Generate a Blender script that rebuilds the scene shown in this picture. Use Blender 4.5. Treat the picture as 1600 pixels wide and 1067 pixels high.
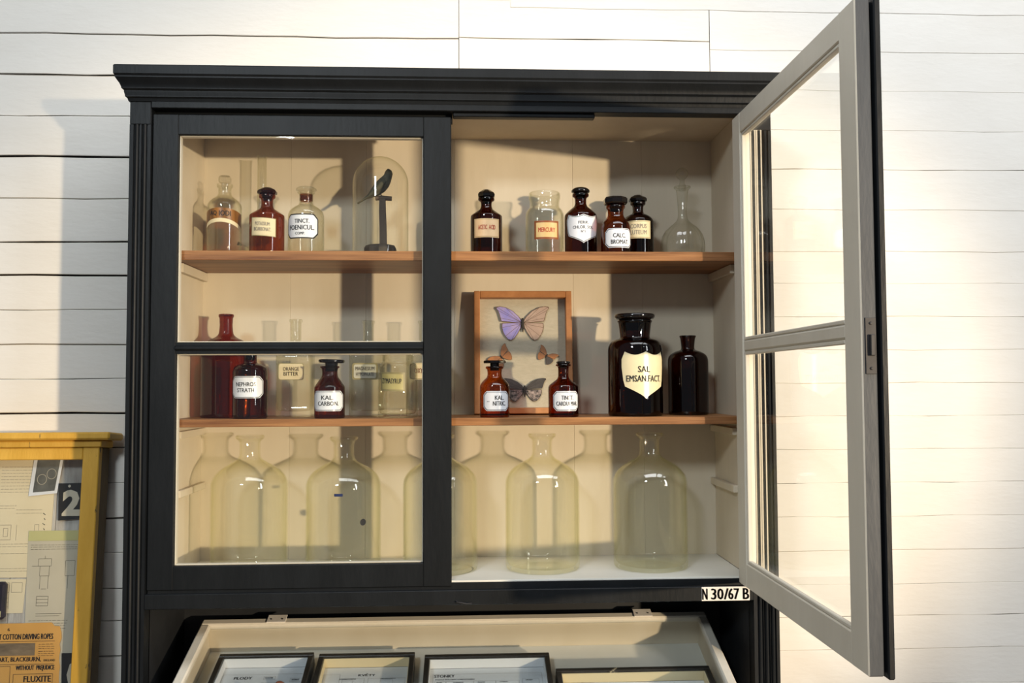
import bpy, bmesh, math, random
from mathutils import Matrix, Vector
random.seed(7)
for o in list(bpy.data.objects): bpy.data.objects.remove(o, do_unlink=True)
scene = bpy.context.scene
COL = scene.collection
Z0 = 1.5                                   # eye-level datum above the floor

# ------------------------------------------------------------------ camera
F_PX = 1421.4
TILT, YAW, ROLL = (math.radians(a) for a in (2.678, 2.784, -0.2365))
fw = Vector((math.sin(YAW)*math.cos(TILT), math.cos(YAW)*math.cos(TILT), math.sin(TILT)))
rt = Vector((math.cos(YAW), -math.sin(YAW), 0)); up = rt.cross(fw)
rt2 = math.cos(ROLL)*rt + math.sin(ROLL)*up; up2 = -math.sin(ROLL)*rt + math.cos(ROLL)*up
cd = bpy.data.cameras.new('camera'); cam = bpy.data.objects.new('camera', cd); COL.objects.link(cam)
cd.sensor_fit = 'HORIZONTAL'; cd.sensor_width = 36; cd.lens = 36*F_PX/1600; cd.clip_start = .05
m = Matrix((rt2, up2, -fw)).transposed().to_4x4(); m.translation = Vector((.0364, -1.9864, -.0023+Z0))
cam.matrix_world = m
scene.camera = cam

# ------------------------------------------------------------------ world, lights, exposure
w = bpy.data.worlds.new('world'); scene.world = w; w.use_nodes = True
bg = w.node_tree.nodes['Background']; bg.inputs[0].default_value = (.80, .88, 1, 1); bg.inputs[1].default_value = .15
def look_at(o, p):
    o.rotation_euler = (Vector(p)-o.location).to_track_quat('-Z', 'Y').to_euler()
def lamp(name, kind, loc, target, power, color, **kw):
    l = bpy.data.lights.new(name, kind); l.energy = power; l.color = color
    for k, v in kw.items(): setattr(l, k, v)
    o = bpy.data.objects.new(name, l); COL.objects.link(o); o.location = loc; look_at(o, target)
    return o
# warm low spotlight of the room, from the right and a little below the top shelf
lamp('warm_key_light', 'SPOT', (6.4, -8.0, Z0-.08), (.20, .27, Z0-.05), 4500, (1, .79, .53), shadow_soft_size=.14, spot_size=math.radians(13.5), spot_blend=.55)
# tall window on the right side of the room
lamp('tall_window_light', 'AREA', (3.4, -3.3, Z0+1.0), (.6, .3, Z0+.2), 50, (.95, .97, 1), shape='RECTANGLE', size=.36, size_y=2.6)
# high window on the left behind the viewer
lamp('high_window_light', 'AREA', (-1.35, -4.0, Z0+1.9), (0, .2, Z0), 66, (.86, .95, 1), shape='RECTANGLE', size=.5, size_y=.5)
# roof light over the wall
lamp('roof_window_light', 'AREA', (1.0, -1.4, Z0+2.7), (.9, .31, Z0+.2), 76, (.95, .97, 1), shape='RECTANGLE', size=3.4, size_y=1.0)
vs = scene.view_settings
vs.view_transform = 'Standard'; vs.look = 'None'; vs.gamma = 1; vs.use_curve_mapping = False
vs.exposure = 0.0
scene.cycles.transparent_max_bounces = 40
scene.cycles.max_bounces = 10

# ------------------------------------------------------------------ materials
MATS = {}
def new_mat(name):
    m = bpy.data.materials.new(name); m.use_nodes = True; MATS[name] = m
    nt = m.node_tree; nt.nodes.clear()
    out = nt.nodes.new('ShaderNodeOutputMaterial')
    return m, nt, out
def N(nt, t, **kw):
    n = nt.nodes.new(t)
    for k, v in kw.items():
        if k.startswith('_'): setattr(n, k[1:], v)
        else: n.inputs[k].default_value = v
    return n
def c4(c): return (c[0], c[1], c[2], 1)
def surf(name, c1, c2=None, scale=6, stretch=(1, 1, 1), rough=.5, bump=.0, bscale=None, spec=.3, wear=None, wear_amt=.66, wear_scale=18, metal=0, detail=5):
    m, nt, out = new_mat(name); L = nt.links
    p = N(nt, 'ShaderNodeBsdfPrincipled', Roughness=rough, Metallic=metal); p.inputs['Specular IOR Level'].default_value = spec
    L.new(p.outputs[0], out.inputs[0])
    tc = N(nt, 'ShaderNodeTexCoord'); mp = N(nt, 'ShaderNodeMapping'); mp.inputs['Scale'].default_value = stretch
    oi = N(nt, 'ShaderNodeObjectInfo'); ad = N(nt, 'ShaderNodeVectorMath', _operation='MULTIPLY_ADD')
    ad.inputs[1].default_value = (7.3, 3.1, 5.7)
    cmb = N(nt, 'ShaderNodeCombineXYZ')
    for k in range(3): L.new(oi.outputs['Random'], cmb.inputs[k])
    L.new(cmb.outputs[0], ad.inputs[0]); L.new(tc.outputs['Object'], ad.inputs[2])
    L.new(ad.outputs[0], mp.inputs[0])
    nz = N(nt, 'ShaderNodeTexNoise', Scale=scale, Detail=detail, Roughness=.6); L.new(mp.outputs[0], nz.inputs['Vector'])
    cr = N(nt, 'ShaderNodeValToRGB'); L.new(nz.outputs['Fac'], cr.inputs[0])
    cr.color_ramp.elements[0].position = .3; cr.color_ramp.elements[1].position = .7
    cr.color_ramp.elements[0].color = c4(c1); cr.color_ramp.elements[1].color = c4(c2 or c1)
    col = cr.outputs[0]
    if wear:
        nw = N(nt, 'ShaderNodeTexNoise', Scale=wear_scale, Detail=8, Roughness=.7); L.new(mp.outputs[0], nw.inputs['Vector'])
        rw = N(nt, 'ShaderNodeValToRGB'); L.new(nw.outputs['Fac'], rw.inputs[0])
        rw.color_ramp.elements[0].position = wear_amt; rw.color_ramp.elements[1].position = wear_amt+.03
        mx = N(nt, 'ShaderNodeMixRGB'); L.new(rw.outputs[0], mx.inputs[0]); L.new(col, mx.inputs[1]); mx.inputs[2].default_value = c4(wear)
        col = mx.outputs[0]
    L.new(col, p.inputs['Base Color'])
    if bump:
        nb = N(nt, 'ShaderNodeTexNoise', Scale=bscale or scale*4, Detail=4); L.new(mp.outputs[0], nb.inputs['Vector'])
        b = N(nt, 'ShaderNodeBump', Strength=bump, Distance=.004); L.new(nb.outputs['Fac'], b.inputs['Height']); L.new(b.outputs[0], p.inputs['Normal'])
    return m
def glass(name, tint, edge=3.0, gloss=1.0, rough=.015):
    """thin glass wall: see-through tinted by how obliquely the wall is crossed, with Schlick reflection"""
    m, nt, out = new_mat(name); L = nt.links
    lw = N(nt, 'ShaderNodeLayerWeight', Blend=.5)
    pw = N(nt, 'ShaderNodeMath', _operation='POWER'); pw.inputs[1].default_value = 5; L.new(lw.outputs['Facing'], pw.inputs[0])
    fr = N(nt, 'ShaderNodeMath', _operation='MULTIPLY_ADD'); fr.inputs[1].default_value = .75*gloss; fr.inputs[2].default_value = .045*gloss; L.new(pw.outputs[0], fr.inputs[0])
    p3 = N(nt, 'ShaderNodeMath', _operation='POWER'); p3.inputs[1].default_value = 3; L.new(lw.outputs['Facing'], p3.inputs[0])
    mx = N(nt, 'ShaderNodeMixRGB'); L.new(p3.outputs[0], mx.inputs[0])
    mx.inputs[1].default_value = c4(tint); mx.inputs[2].default_value = c4([max(t, .001)**edge for t in tint])
    tr = N(nt, 'ShaderNodeBsdfTransparent'); L.new(mx.outputs[0], tr.inputs[0])
    gl = N(nt, 'ShaderNodeBsdfGlossy', Roughness=rough); gl.inputs[0].default_value = (1, 1, 1, 1)
    ms = N(nt, 'ShaderNodeMixShader'); L.new(fr.outputs[0], ms.inputs[0]); L.new(tr.outputs[0], ms.inputs[1]); L.new(gl.outputs[0], ms.inputs[2])
    L.new(ms.outputs[0], out.inputs[0])
    return m
surf('wall_paint', (.76, .725, .66), (.80, .77, .71), 4, (1, 1, 3), .6, .18, 30, wear=(.55, .46, .36), wear_amt=.735, wear_scale=7)
surf('wall_backing', (.06, .045, .035), (.03, .022, .018), 8, rough=.9)
surf('floor_wood', (.22, .15, .09), (.30, .2, .12), 5, (1, 8, 1), .5)
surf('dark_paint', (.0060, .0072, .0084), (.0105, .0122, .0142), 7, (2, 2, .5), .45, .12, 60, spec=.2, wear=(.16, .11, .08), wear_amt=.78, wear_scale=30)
surf('lit_edge_paint', (.040, .045, .052), (.060, .066, .074), 9, (2, 2, .5), .5, .15, 60, wear=(.20, .13, .09), wear_amt=.74, wear_scale=30)  # dark paint lightened to carry the light on the open door, with worn chips
surf('dark_inside', (.010, .011, .013), (.018, .020, .023), 7, rough=.6)
surf('cream', (.60, .52, .39), (.68, .60, .47), 5, (1.5, 1.5, .35), .5, .12, 30, wear=(.35, .27, .18), wear_amt=.77, wear_scale=24)
surf('cream_floor', (.68, .67, .60), (.74, .73, .67), 5, (1, 2, 1), .45)
surf('door_cream', (.64, .59, .49), (.70, .65, .55), 6, (2, 2, .5), .5, .12, 40, wear=(.25, .19, .14), wear_amt=.77, wear_scale=26)
surf('shelf_wood', (.15, .055, .018), (.42, .20, .075), 5, (.7, 9, 18), .45, .1, 20, wear=(.10, .045, .02), wear_amt=.75, wear_scale=6)
surf('frame_wood', (.36, .15, .055), (.50, .23, .09), 9, (3, 3, 3), .45)
surf('linen', (.50, .43, .32), (.58, .50, .38), 60, (1, 1, 3), .85, .2, 300)
surf('yellow_paint', (.60, .33, .04), (.74, .43, .07), 5, (4, 2, .8), .5, .2, 60, wear=(.09, .065, .035), wear_amt=.64, wear_scale=15)
surf('shaded_side', (.075, .042, .012), (.13, .075, .02), 6, (4, 2, .8), .6, .2, 60)  # crevice shade painted in: the cabinet's yellow darkened to brown on this side
surf('weathered', (.34, .31, .28), (.62, .60, .56), 12, (5, 5, .7), .8, .4, 60)
surf('paper_cream', (.70, .60, .40), (.76, .66, .46), 6, rough=.85)
surf('paper_grey', (.50, .46, .36), (.58, .53, .42), 6, rough=.85)
surf('paper_green', (.50, .48, .22), (.56, .53, .27), 6, rough=.85)
surf('paper_orange', (.66, .34, .08), (.74, .40, .11), 6, rough=.85)
surf('paper_white', (.72, .74, .78), rough=.8)
surf('photo_grey', (.07, .07, .065), (.20, .20, .18), 14, rough=.35)
surf('rope_print', (.10, .07, .04), (.28, .20, .12), 14, (1, 3, 3), .8)
surf('ink', (.015, .015, .016), rough=.6)
surf('ink_faint', (.20, .17, .15), rough=.7)
surf('ink_pale', (.33, .31, .29), rough=.7)
surf('ink_red', (.40, .03, .015), rough=.5)
surf('ink_purple', (.14, .03, .08), rough=.6)
surf('label_white', (.74, .76, .80), (.80, .81, .84), 20, rough=.25, spec=.5)
surf('label_cream', (.78, .68, .42), (.84, .74, .48), 20, rough=.25, spec=.5)
surf('label_paper', (.66, .56, .34), (.76, .66, .44), 20, rough=.5)
surf('label_orange', (.80, .52, .28), (.86, .62, .36), 20, rough=.4)
surf('label_gold', (.52, .36, .14), (.66, .48, .22), 20, rough=.4)
surf('label_olive', (.40, .34, .13), (.52, .45, .20), 20, rough=.4)
surf('label_greyed', (.50, .49, .40), (.58, .57, .47), 20, rough=.4)
surf('label_border', (.26, .22, .10), (.34, .29, .14), 20, rough=.4)
surf('label_redbrown', (.20, .06, .02), (.27, .09, .03), 20, rough=.4)
surf('label_brown', (.05, .018, .005), (.36, .15, .03), 9, (6, 6, 1), .3, spec=.5)
surf('label_green', (.02, .05, .045), rough=.3)
surf('cork', (.34, .12, .03), (.42, .17, .05), 30, rough=.6)
surf('black_glass', (.006, .005, .005), rough=.06, spec=.6)
surf('black_frame', (.012, .011, .010), (.022, .02, .018), 20, rough=.35, spec=.4)
surf('old_frame', (.016, .014, .012), (.03, .026, .022), 10, rough=.5, wear=(.45, .38, .26), wear_amt=.64, wear_scale=26)
surf('white_liner', (.78, .79, .82), rough=.7)
surf('cream_liner', (.74, .62, .40), rough=.7)
surf('steel', (.025, .024, .026), (.05, .047, .048), 30, rough=.5, metal=.2)
surf('plate_white', (.70, .66, .60), (.80, .77, .72), 30, rough=.5, wear=(.30, .14, .07), wear_amt=.70, wear_scale=40)
surf('bird', (.06, .062, .042), (.15, .14, .095), 70, (1, 1, 1), .7, .4, 200)
surf('dark_wood', (.035, .028, .024), (.07, .055, .045), 12, (3, 3, 1), .5)
surf('post_wood', (.10, .07, .05), (.17, .12, .085), 12, (6, 6, 1), .6)
surf('morpho_blue', (.22, .21, .62), (.48, .36, .55), 30, rough=.4)  # iridescent sheen put into fixed wing colours: blue left, pink right
surf('morpho_pink', (.42, .28, .22), (.55, .38, .29), 30, rough=.45)
surf('wing_edge', (.16, .09, .05), rough=.6)
surf('wing_orange', (.50, .19, .055), (.30, .13, .06), 60, rough=.6)
surf('wing_black', (.055, .045, .040), (.10, .08, .07), 60, rough=.6)
surf('wing_spot', (.50, .38, .34), (.06, .05, .045), 160, rough=.6, detail=1)
surf('insect_body', (.04, .03, .02), rough=.7)
surf('dried_red', (.25, .07, .04), (.35, .14, .08), 60, rough=.7)
surf('blue_sticker', (.02, .03, .10), rough=.4)
surf('phenol_tin', (.012, .010, .016), (.03, .02, .035), 20, rough=.35)
glass('glass_clear', (.955, .955, .925), 6)
glass('glass_yellow', (.990, .990, .966), 10)
glass('glass_cut', (.93, .93, .90), 8, 1.4)
glass('glass_pane', (.985, .992, .988), 1.3, .7, .01)
glass('glass_dome', (.97, .97, .94), 7)
glass('glass_amber', (.56, .23, .06), 2.4)
glass('glass_red', (.46, .13, .06), 2.0)
glass('glass_deep', (.19, .06, .025), 2.0)
glass('glass_brown', (.38, .12, .04), 2.0)
glass('liquid_amber', (.45, .18, .04), 2)

# ------------------------------------------------------------------ builders
def finish(name, me, mat, parent=None, smooth=None):
    for k in (mat if isinstance(mat, (list, tuple)) else [mat]): me.materials.append(MATS[k])
    if smooth is not None:
        for p in me.polygons: p.use_smooth = True
        me.set_sharp_from_angle(angle=math.radians(smooth))
    o = bpy.data.objects.new(name, me); COL.objects.link(o)
    if parent: o.parent = parent
    return o
def from_lists(name, v, f, mat, parent=None, smooth=None):
    me = bpy.data.meshes.new(name); me.from_pydata(v, [], f); me.update()
    return finish(name, me, mat, parent, smooth)
def tag(o, label=None, cat=None, group=None, kind=None):
    for k, val in (('label', label), ('category', cat), ('group', group), ('kind', kind)):
        if val: o[k] = val
    return o
def empty(name, loc, rot=(0, 0, 0)):
    o = bpy.data.objects.new(name, None); COL.objects.link(o); o.location = loc; o.rotation_euler = rot
    o.empty_display_size = .02
    return o
def bm_box(bm, x0, x1, y0, y1, z0, z1, c=0.0):
    r = bmesh.ops.create_cube(bm, size=1)
    for v in r['verts']: v.co = ((x0+x1)/2+v.co.x*(x1-x0), (y0+y1)/2+v.co.y*(y1-y0), (z0+z1)/2+v.co.z*(z1-z0))
    if c: bmesh.ops.bevel(bm, geom=list({e for v in r['verts'] for e in v.link_edges}), offset=c, segments=1, affect='EDGES')
def boxes(name, lst, mat, parent=None, c=.0015, smooth=None):
    bm = bmesh.new()
    for b in lst: bm_box(bm, *b, c)
    me = bpy.data.meshes.new(name); bm.to_mesh(me); bm.free()
    return finish(name, me, mat, parent, smooth)
def lathe_lists(prof, n=48, v=None, f=None, off=(0, 0, 0), power=None):
    v = [] if v is None else v; f = [] if f is None else f
    rings = []
    for i, (r, z) in enumerate(prof):
        if r < 1e-5:
            v.append((off[0], off[1], off[2]+z)); rings.append([len(v)-1]*n); continue
        s = len(v)
        pw = power[i] if power else 2
        for k in range(n):
            a = 2*math.pi*k/n + math.pi/n; ca, sa = math.cos(a), math.sin(a)
            if pw != 2:
                ca = math.copysign(abs(ca)**(2/pw), ca); sa = math.copysign(abs(sa)**(2/pw), sa)
            v.append((off[0]+r*ca, off[1]+r*sa, off[2]+z))
        rings.append(list(range(s, s+n)))
    for a, b in zip(rings, rings[1:]):
        for k in range(n):
            q = [a[k], a[(k+1) % n], b[(k+1) % n], b[k]]
            q = [x for j, x in enumerate(q) if x not in q[:j]]
            if len(q) > 2: f.append(q)
    return v, f
def soften(prof, cut=.004, it=2):
    for _ in range(it):
        out = [prof[0]]
        for i in range(1, len(prof)-1):
            p, a, b = prof[i], prof[i-1], prof[i+1]
            la = math.dist(p, a); lb = math.dist(p, b)
            ta = min(.25, cut/max(la, 1e-6)); tb = min(.25, cut/max(lb, 1e-6))
            out.append((p[0]+(a[0]-p[0])*ta, p[1]+(a[1]-p[1])*ta)); out.append((p[0]+(b[0]-p[0])*tb, p[1]+(b[1]-p[1])*tb))
        out.append(prof[-1]); prof = out; cut *= .5
    return prof
def lathe(name, prof, mat, parent=None, n=48, smooth=40, loc=None, cut=.004):
    v, f = lathe_lists(soften(prof, cut) if cut else prof, n)
    o = from_lists(name, v, f, mat, parent, smooth)
    if loc: o.location = loc
    return o
def tube(name, pts, r, mat, parent=None, n=10):
    v, f = [], []
    for i, p in enumerate(pts):
        p = Vector(p); d = (Vector(pts[min(i+1, len(pts)-1)])-Vector(pts[max(i-1, 0)])).normalized()
        a = d.cross(Vector((0, 0, 1)));  a = a if a.length > .1 else d.cross(Vector((0, 1, 0)))
        a.normalize(); b = d.cross(a); rr = r[i] if isinstance(r, (list, tuple)) else r
        for k in range(n):
            t = 2*math.pi*k/n; v.append(tuple(p+a*(rr*math.cos(t))+b*(rr*math.sin(t))))
    for i in range(len(pts)-1):
        for k in range(n): f.append([i*n+k, i*n+(k+1) % n, (i+1)*n+(k+1) % n, (i+1)*n+k])
    f.append(list(range(n-1, -1, -1))); f.append(list(range((len(pts)-1)*n, len(pts)*n)))
    return from_lists(name, v, f, mat, parent, 50)
def extrude_profile(name, pts, z0, z1, mat, parent=None, smooth=None):
    n = len(pts); v = [(x, y, z0) for x, y in pts]+[(x, y, z1) for x, y in pts]
    f = [[i, (i+1) % n, n+(i+1) % n, n+i] for i in range(n)]+[list(range(n-1, -1, -1)), list(range(n, 2*n))]
    return from_lists(name, v, f, mat, parent, smooth)

# ---- lettering: the built-in font turned into flat faces
_TX = {}
def text_faces(s, bold=.0):
    if (s, bold) in _TX: return _TX[(s, bold)]
    cu = bpy.data.curves.new('t', 'FONT'); cu.body = s; cu.resolution_u = 2; cu.offset = bold
    o = bpy.data.objects.new('t', cu); COL.objects.link(o)
    dg = bpy.context.evaluated_depsgraph_get(); me = bpy.data.meshes.new_from_object(o.evaluated_get(dg))
    v = [(p.co.x, p.co.y) for p in me.vertices]; f = [list(p.vertices) for p in me.polygons]
    bpy.data.objects.remove(o); bpy.data.curves.remove(cu); bpy.data.meshes.remove(me)
    x0 = min(p[0] for p in v); x1 = max(p[0] for p in v); y0 = min(p[1] for p in v); y1 = max(p[1] for p in v)
    v = [((x-(x0+x1)/2)/(x1-x0), (y-y0)/(y1-y0)) for x, y in v]
    _TX[(s, bold)] = (v, f, (x1-x0)/(y1-y0)); return _TX[(s, bold)]
def text_flat(lines, bold=.012):
    """lines: (text, centre x, base y, height, width or None) -> 2D verts, faces"""
    V, Fc = [], []
    for s, cx, by, h, wd in lines:
        solid = bold >= .04; v, f, asp = text_faces(s, bold if solid else 0); wd = wd or h*asp
        d = (.016+bold*1.0)*h                       # stroke weight: the line of type struck three times
        for sx, sy in (((0, 0),) if solid else ((-1, .3), (0, 0), (1, -.3))):
            b = len(V); V += [(cx+x*wd+sx*d, by+y*h+sy*d*.6) for x, y in v]; Fc += [[i+b for i in q] for q in f]
    return V, Fc
def lettering(name, lines, mat, parent, fn, bold=.012):
    V, Fc = text_flat(lines, bold); return from_lists(name, [fn(x, y) for x, y in V], Fc, mat, parent)
def wrap(r, a0=0.0):
    return lambda x, z: (r*math.sin(a0+x/r), -r*math.cos(a0+x/r), z)
def columns(shape, wd, h, n=28):
    """(x, low, high) columns of a label outline centred on 0,0"""
    out = []; c = min(wd, h)*.2
    for i in range(n+1):
        x = -wd/2+wd*i/n; lo, hi = -h/2, h/2; e = wd/2-abs(x)
        if shape == 'oct' and e < c: lo += c-e; hi -= c-e
        if shape == 'round' and e < c*.6:
            q = c*.6; d = q-math.sqrt(max(0, q*q-(q-e)**2)); lo += d; hi -= d
        if shape == 'shield':
            t = abs(x)/(wd/2)
            hi = h*.5-h*.07*math.sin(math.pi*min(1, t/.86)) - (h*.17*((t-.86)/.14) if t > .86 else 0)
            lo = -h*.5+h*.26*min(1, t/.86)**.75 + (h*.40*((t-.86)/.14)**1.6 if t > .86 else 0)
        out.append((x, lo, hi))
    return out
def patch(name, cols, zc, fn, mat, parent, rows=1):
    v, f = [], []
    for x, lo, hi in cols:
        for k in range(rows+1): v.append(fn(x, zc+lo+(hi-lo)*k/rows))
    m_ = rows+1
    for i in range(len(cols)-1):
        for k in range(rows): f.append([i*m_+k, (i+1)*m_+k, (i+1)*m_+k+1, i*m_+k+1])
    return from_lists(name, v, f, mat, parent, 60)
def label_on(root, r, offx, wd, z0, z1, shape, mats, lines, ink='ink', bold=.012, flat_y=None, tilt=0):
    """paper: outer patch, border line patch, inner patch; lettering proud of it"""
    zc = (z0+z1)/2; h = z1-z0
    def mk(d):
        if flat_y is not None: return lambda x, z: (offx+x, flat_y-d, z+tilt*x)
        g = wrap(r+d, offx/r); return lambda x, z: g(x, z+tilt*x)
    lab = patch('paper_label', columns(shape, wd, h), zc, mk(.0004), mats[0], root)
    if len(mats) > 1:
        b = .0014; patch('border_line', columns(shape, wd-2*b, h-2*b), zc, mk(.0007), mats[1], lab)
        b = .0027 if len(mats) < 4 else mats[3]; patch('label_field', columns(shape, wd-2*b, h-2*b), zc, mk(.0010), mats[2], lab)
    L = [(s, cx*wd, zc-h/2+by*h, hh*h, ww*wd if ww else None) for s, cx, by, hh, ww in lines]
    if L: lettering('lettering', L, ink, lab, mk(.0014), bold)
    return lab
S1, S2, S3 = Z0+.2935, Z0-.0768, Z0-.4256
def body_prof(p, thick=.0, floor=.006):
    """p listed top to bottom -> closed outer wall from base centre up; with thick>0 the inner wall too"""
    up_ = list(reversed(p)); rb = up_[0][0]
    q = [(0, .0012), (rb*.55, .0012), (rb*.8, 0), (rb*.95, 0.0), (rb, rb*.07)]
    q += [x for x in up_ if x[1] > rb*.09+.002]
    if thick:
        for r, z in p:
            if r-thick > .003 and z > floor+.012: q.append((r-thick, z))
        q += [(max(q[-1][0], .004), floor+.01), (q[-1][0]*.9, floor+.002), (0, floor)]
    else:
        r, z = p[0]; q += [(r*.78, z), (r*.7, z-.004)]
    return q
def bottle(name, label, X, Y, zs, prof, mat, cat='bottle', thick=0, rotz=0, group=None, n=56, cut=.004):
    root = empty(name, (X, Y, zs), (0, 0, rotz)); tag(root, label, cat, group)
    lathe('body', body_prof(prof, thick), mat, root, n=n, cut=cut)
    return root
def stopper(root, prof, mat, n=32, smooth=40, cut=.0012):
    return lathe('stopper', prof, mat, root, n=n, smooth=smooth, cut=cut)

# ------------------------------------------------------------------ wall, floor
def cplank(name, x0, x1, z0, z1, y0, parent, ch):
    n = max(3, int((x1-x0)/.10)); ph = 0.0; v, f = [], []
    def wob(x, k): return .0009*math.sin(x*13+ph+k)+.0007*math.sin(x*31+ph*2+k*3)
    for i in range(n+1):
        x = x0+(x1-x0)*i/n; a, b = z0+wob(x, round(z0, 2)*40), z1+wob(x, round(z1, 2)*40)
        v += [(x, .0, a), (x, y0+ch, a), (x, y0, a+ch), (x, y0, b-ch), (x, y0+ch, b), (x, .0, b)]
    for i in range(n):
        for k in range(5): f.append([i*6+k, i*6+k+1, (i+1)*6+k+1, (i+1)*6+k][::-1])
    f.append([0, 1, 2, 3, 4, 5]); f.append([n*6+k for k in range(5, -1, -1)])
    return from_lists(name, v, f, 'wall_paint', parent)
WY = .31                                                    # face of the boards
wall = boxes('wall_back', [(-2.6, 3.0, .022, .10, -1.5, 1.5)], 'wall_backing', None, 0)
wall.location = (.13, WY, Z0); tag(wall, 'white painted horizontal board wall', None, None, 'structure')
rows = [1.45, 1.36, 1.27, 1.18, 1.08, .975, .872, .768, .663, .56, .455, .346, .263, .177, .091, .006, -.079, -.164, -.249, -.335, -.42, -.506, -.586, -.669, -.757]
while rows[-1] > -1.38: rows.append(rows[-1]-.085)
wide = {.56: .0045, .768: .0035, .263: .0045, -.079: .0045, .346: .0032, -.335: .003}
for i in range(len(rows)-1):
    hi, lo = rows[i], rows[i+1]
    if lo >= .76 and hi <= .98: cuts = [-2.6, -.115, .535, 3.0]
    elif hi < .7 and lo > -.6: cuts = [-2.6, random.uniform(-.6, .3), 3.0]
    else: cuts = [-2.6, random.uniform(-2, -1.5), random.uniform(-.5, .4), random.uniform(1.7, 2.4), 3.0]
    for a, b in zip(cuts, cuts[1:]):
        dz = random.uniform(-.0012, .0012); left = b < 1.5; off = (.009 if a < -1 else .013) if left else -.009
        g1, g0 = ((wide.get(hi, .0014)/2, wide.get(lo, .0014)/2) if left else (.0001, .0001))
        cplank('plank', a+.0008, b-.0008, lo+g0+off+(dz*.5 if left else 0), hi-g1+off+(dz*.5 if left else 0), random.uniform(-.0015, .0015) if left else random.uniform(-.0006, .0006), wall, .0016 if left else .0009)
fl = boxes('floor', [(-2.6, 3.2, -3.2, .40, -.05, 0)], 'floor_wood', None, 0); tag(fl, 'brown wooden room floor', None, None, 'structure')

# ------------------------------------------------------------------ apothecary cabinet
XL, XR = -.693, .7146                                       # outer faces
IL, IR = -.612, .653                                        # inner faces
YB = .27                                                    # inside of the back
cab = empty('apothecary_cabinet', (0, .14, 0)); tag(cab, 'tall charcoal painted apothecary cabinet with cream interior and one glazed door open', 'cabinet')
def P(o): o.parent = cab; o.matrix_parent_inverse = Matrix.Translation((0, -.14, 0)); return o
def cbox(name, b, mat, c=.0015):
    x0, x1, y0, y1, z0, z1 = b
    return P(boxes(name, [(x0, x1, y0, y1, z0+Z0, z1+Z0)], mat, None, c))
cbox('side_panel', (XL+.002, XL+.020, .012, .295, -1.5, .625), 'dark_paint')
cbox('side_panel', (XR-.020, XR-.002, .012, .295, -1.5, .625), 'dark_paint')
cbox('side_lining', (XL+.021, IL, .026, YB, -.475, .612), 'cream', .0008)
cbox('side_lining', (IR, XR-.021, -.0055, YB, -.4256, .612), 'cream', .0008)
# back boards, upright, each its own
bx = [IL-.05, -.40, -.215, .004, .30, .475, IR+.05]
for i, (a, b) in enumerate(zip(bx, bx[1:])):
    cbox('back_board', (a+.0001, b-.0001, YB+random.uniform(0, .0006), .292, -.475, .615), 'cream', .0005)
cbox('ceiling_board', (IL, IR, .012, YB, .610, .624), 'cream', .0008)
cbox('floor_board', (IL, IR, .004, YB, -.445, -.4256), 'cream_floor', .0008)
for nm, zt, th in (('shelf', .2935, .021), ('shelf', -.0768, .0168)):
    cbox(nm, (IL+.0005, IR-.0005, .030, YB-.001, zt-th, zt), 'shelf_wood', .0012)
for z in (.252, -.243, -.112):
    for x0, x1 in ((IL, IL+.012), (IR-.012, IR)):
        cbox('shelf_cleat', (x0, x1, .075, YB-.001, z-.009 if z != .252 else z-.001, z+.007 if z != .252 else z+.0195), 'cream', .001)
# pilasters with reeding
def pilaster(x0, x1, reeds):
    pts = [(x0, .03), (x0, -.006)]; n = len(reeds); wd = .0045
    for c in reeds:
        pts += [(c-wd*1.5, -.006), (c-wd*1.2, -.002)]
        for k in range(7):
            a = math.pi*k/6; pts.append((c-wd*math.cos(a), -.002-.0055*math.sin(a)))
        pts += [(c+wd*1.2, -.002), (c+wd*1.5, -.006)]
    pts += [(x1, -.006), (x1, .03)]
    o = P(extrude_profile('pilaster', [(x, y) for x, y in pts][::1], 0, .562+Z0, 'dark_paint', None, 35)); return o
pilaster(XL, -.6475, [-.678, -.661]); pilaster(.6585, XR, [.673, .687, .701])
cbox('pilaster_block', (XL, -.6475, -.006, .03, .562, .622), 'dark_paint'); cbox('pilaster_block', (.6585, XR, -.006, .03, .562, .622), 'dark_paint')
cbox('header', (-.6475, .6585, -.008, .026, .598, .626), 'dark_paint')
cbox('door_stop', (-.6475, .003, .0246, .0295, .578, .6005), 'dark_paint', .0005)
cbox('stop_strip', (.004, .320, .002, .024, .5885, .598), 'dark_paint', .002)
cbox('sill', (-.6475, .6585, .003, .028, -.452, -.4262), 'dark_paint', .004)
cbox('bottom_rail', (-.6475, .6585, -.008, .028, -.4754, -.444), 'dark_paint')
# cornice swept round three sides
prof = [(0, .612), (.003, .612), (.005, .618), (.0095, .6205), (.0095, .6235), (.0115, .630), (.0115, .633), (.0165, .6365), (.0165, .639), (.020, .646), (.027, .655), (.0285, .657), (.0285, .660), (.0315, .664), (.0315, .681), (.029, .684), (0, .684)]
path = [((XL, .30), (-1, 0)), ((XL, -.006), (-1, -1)), ((XR, -.006), (1, -1)), ((XR, .30), (1, 0))]
v, f = [], []; np_ = len(prof)
for (px, py), (dx, dy) in path:
    for o_, z in prof: v.append((px+dx*o_*.8, py+dy*o_, z+Z0))
for i in range(3):
    for k in range(np_-1): f.append([i*np_+k, i*np_+k+1, (i+1)*np_+k+1, (i+1)*np_+k])
P(from_lists('cornice', v, f, 'dark_paint', None, 30))
cbox('top_board', (XL+.001, XR-.001, -.004, .299, .626, .682), 'dark_paint')
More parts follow.
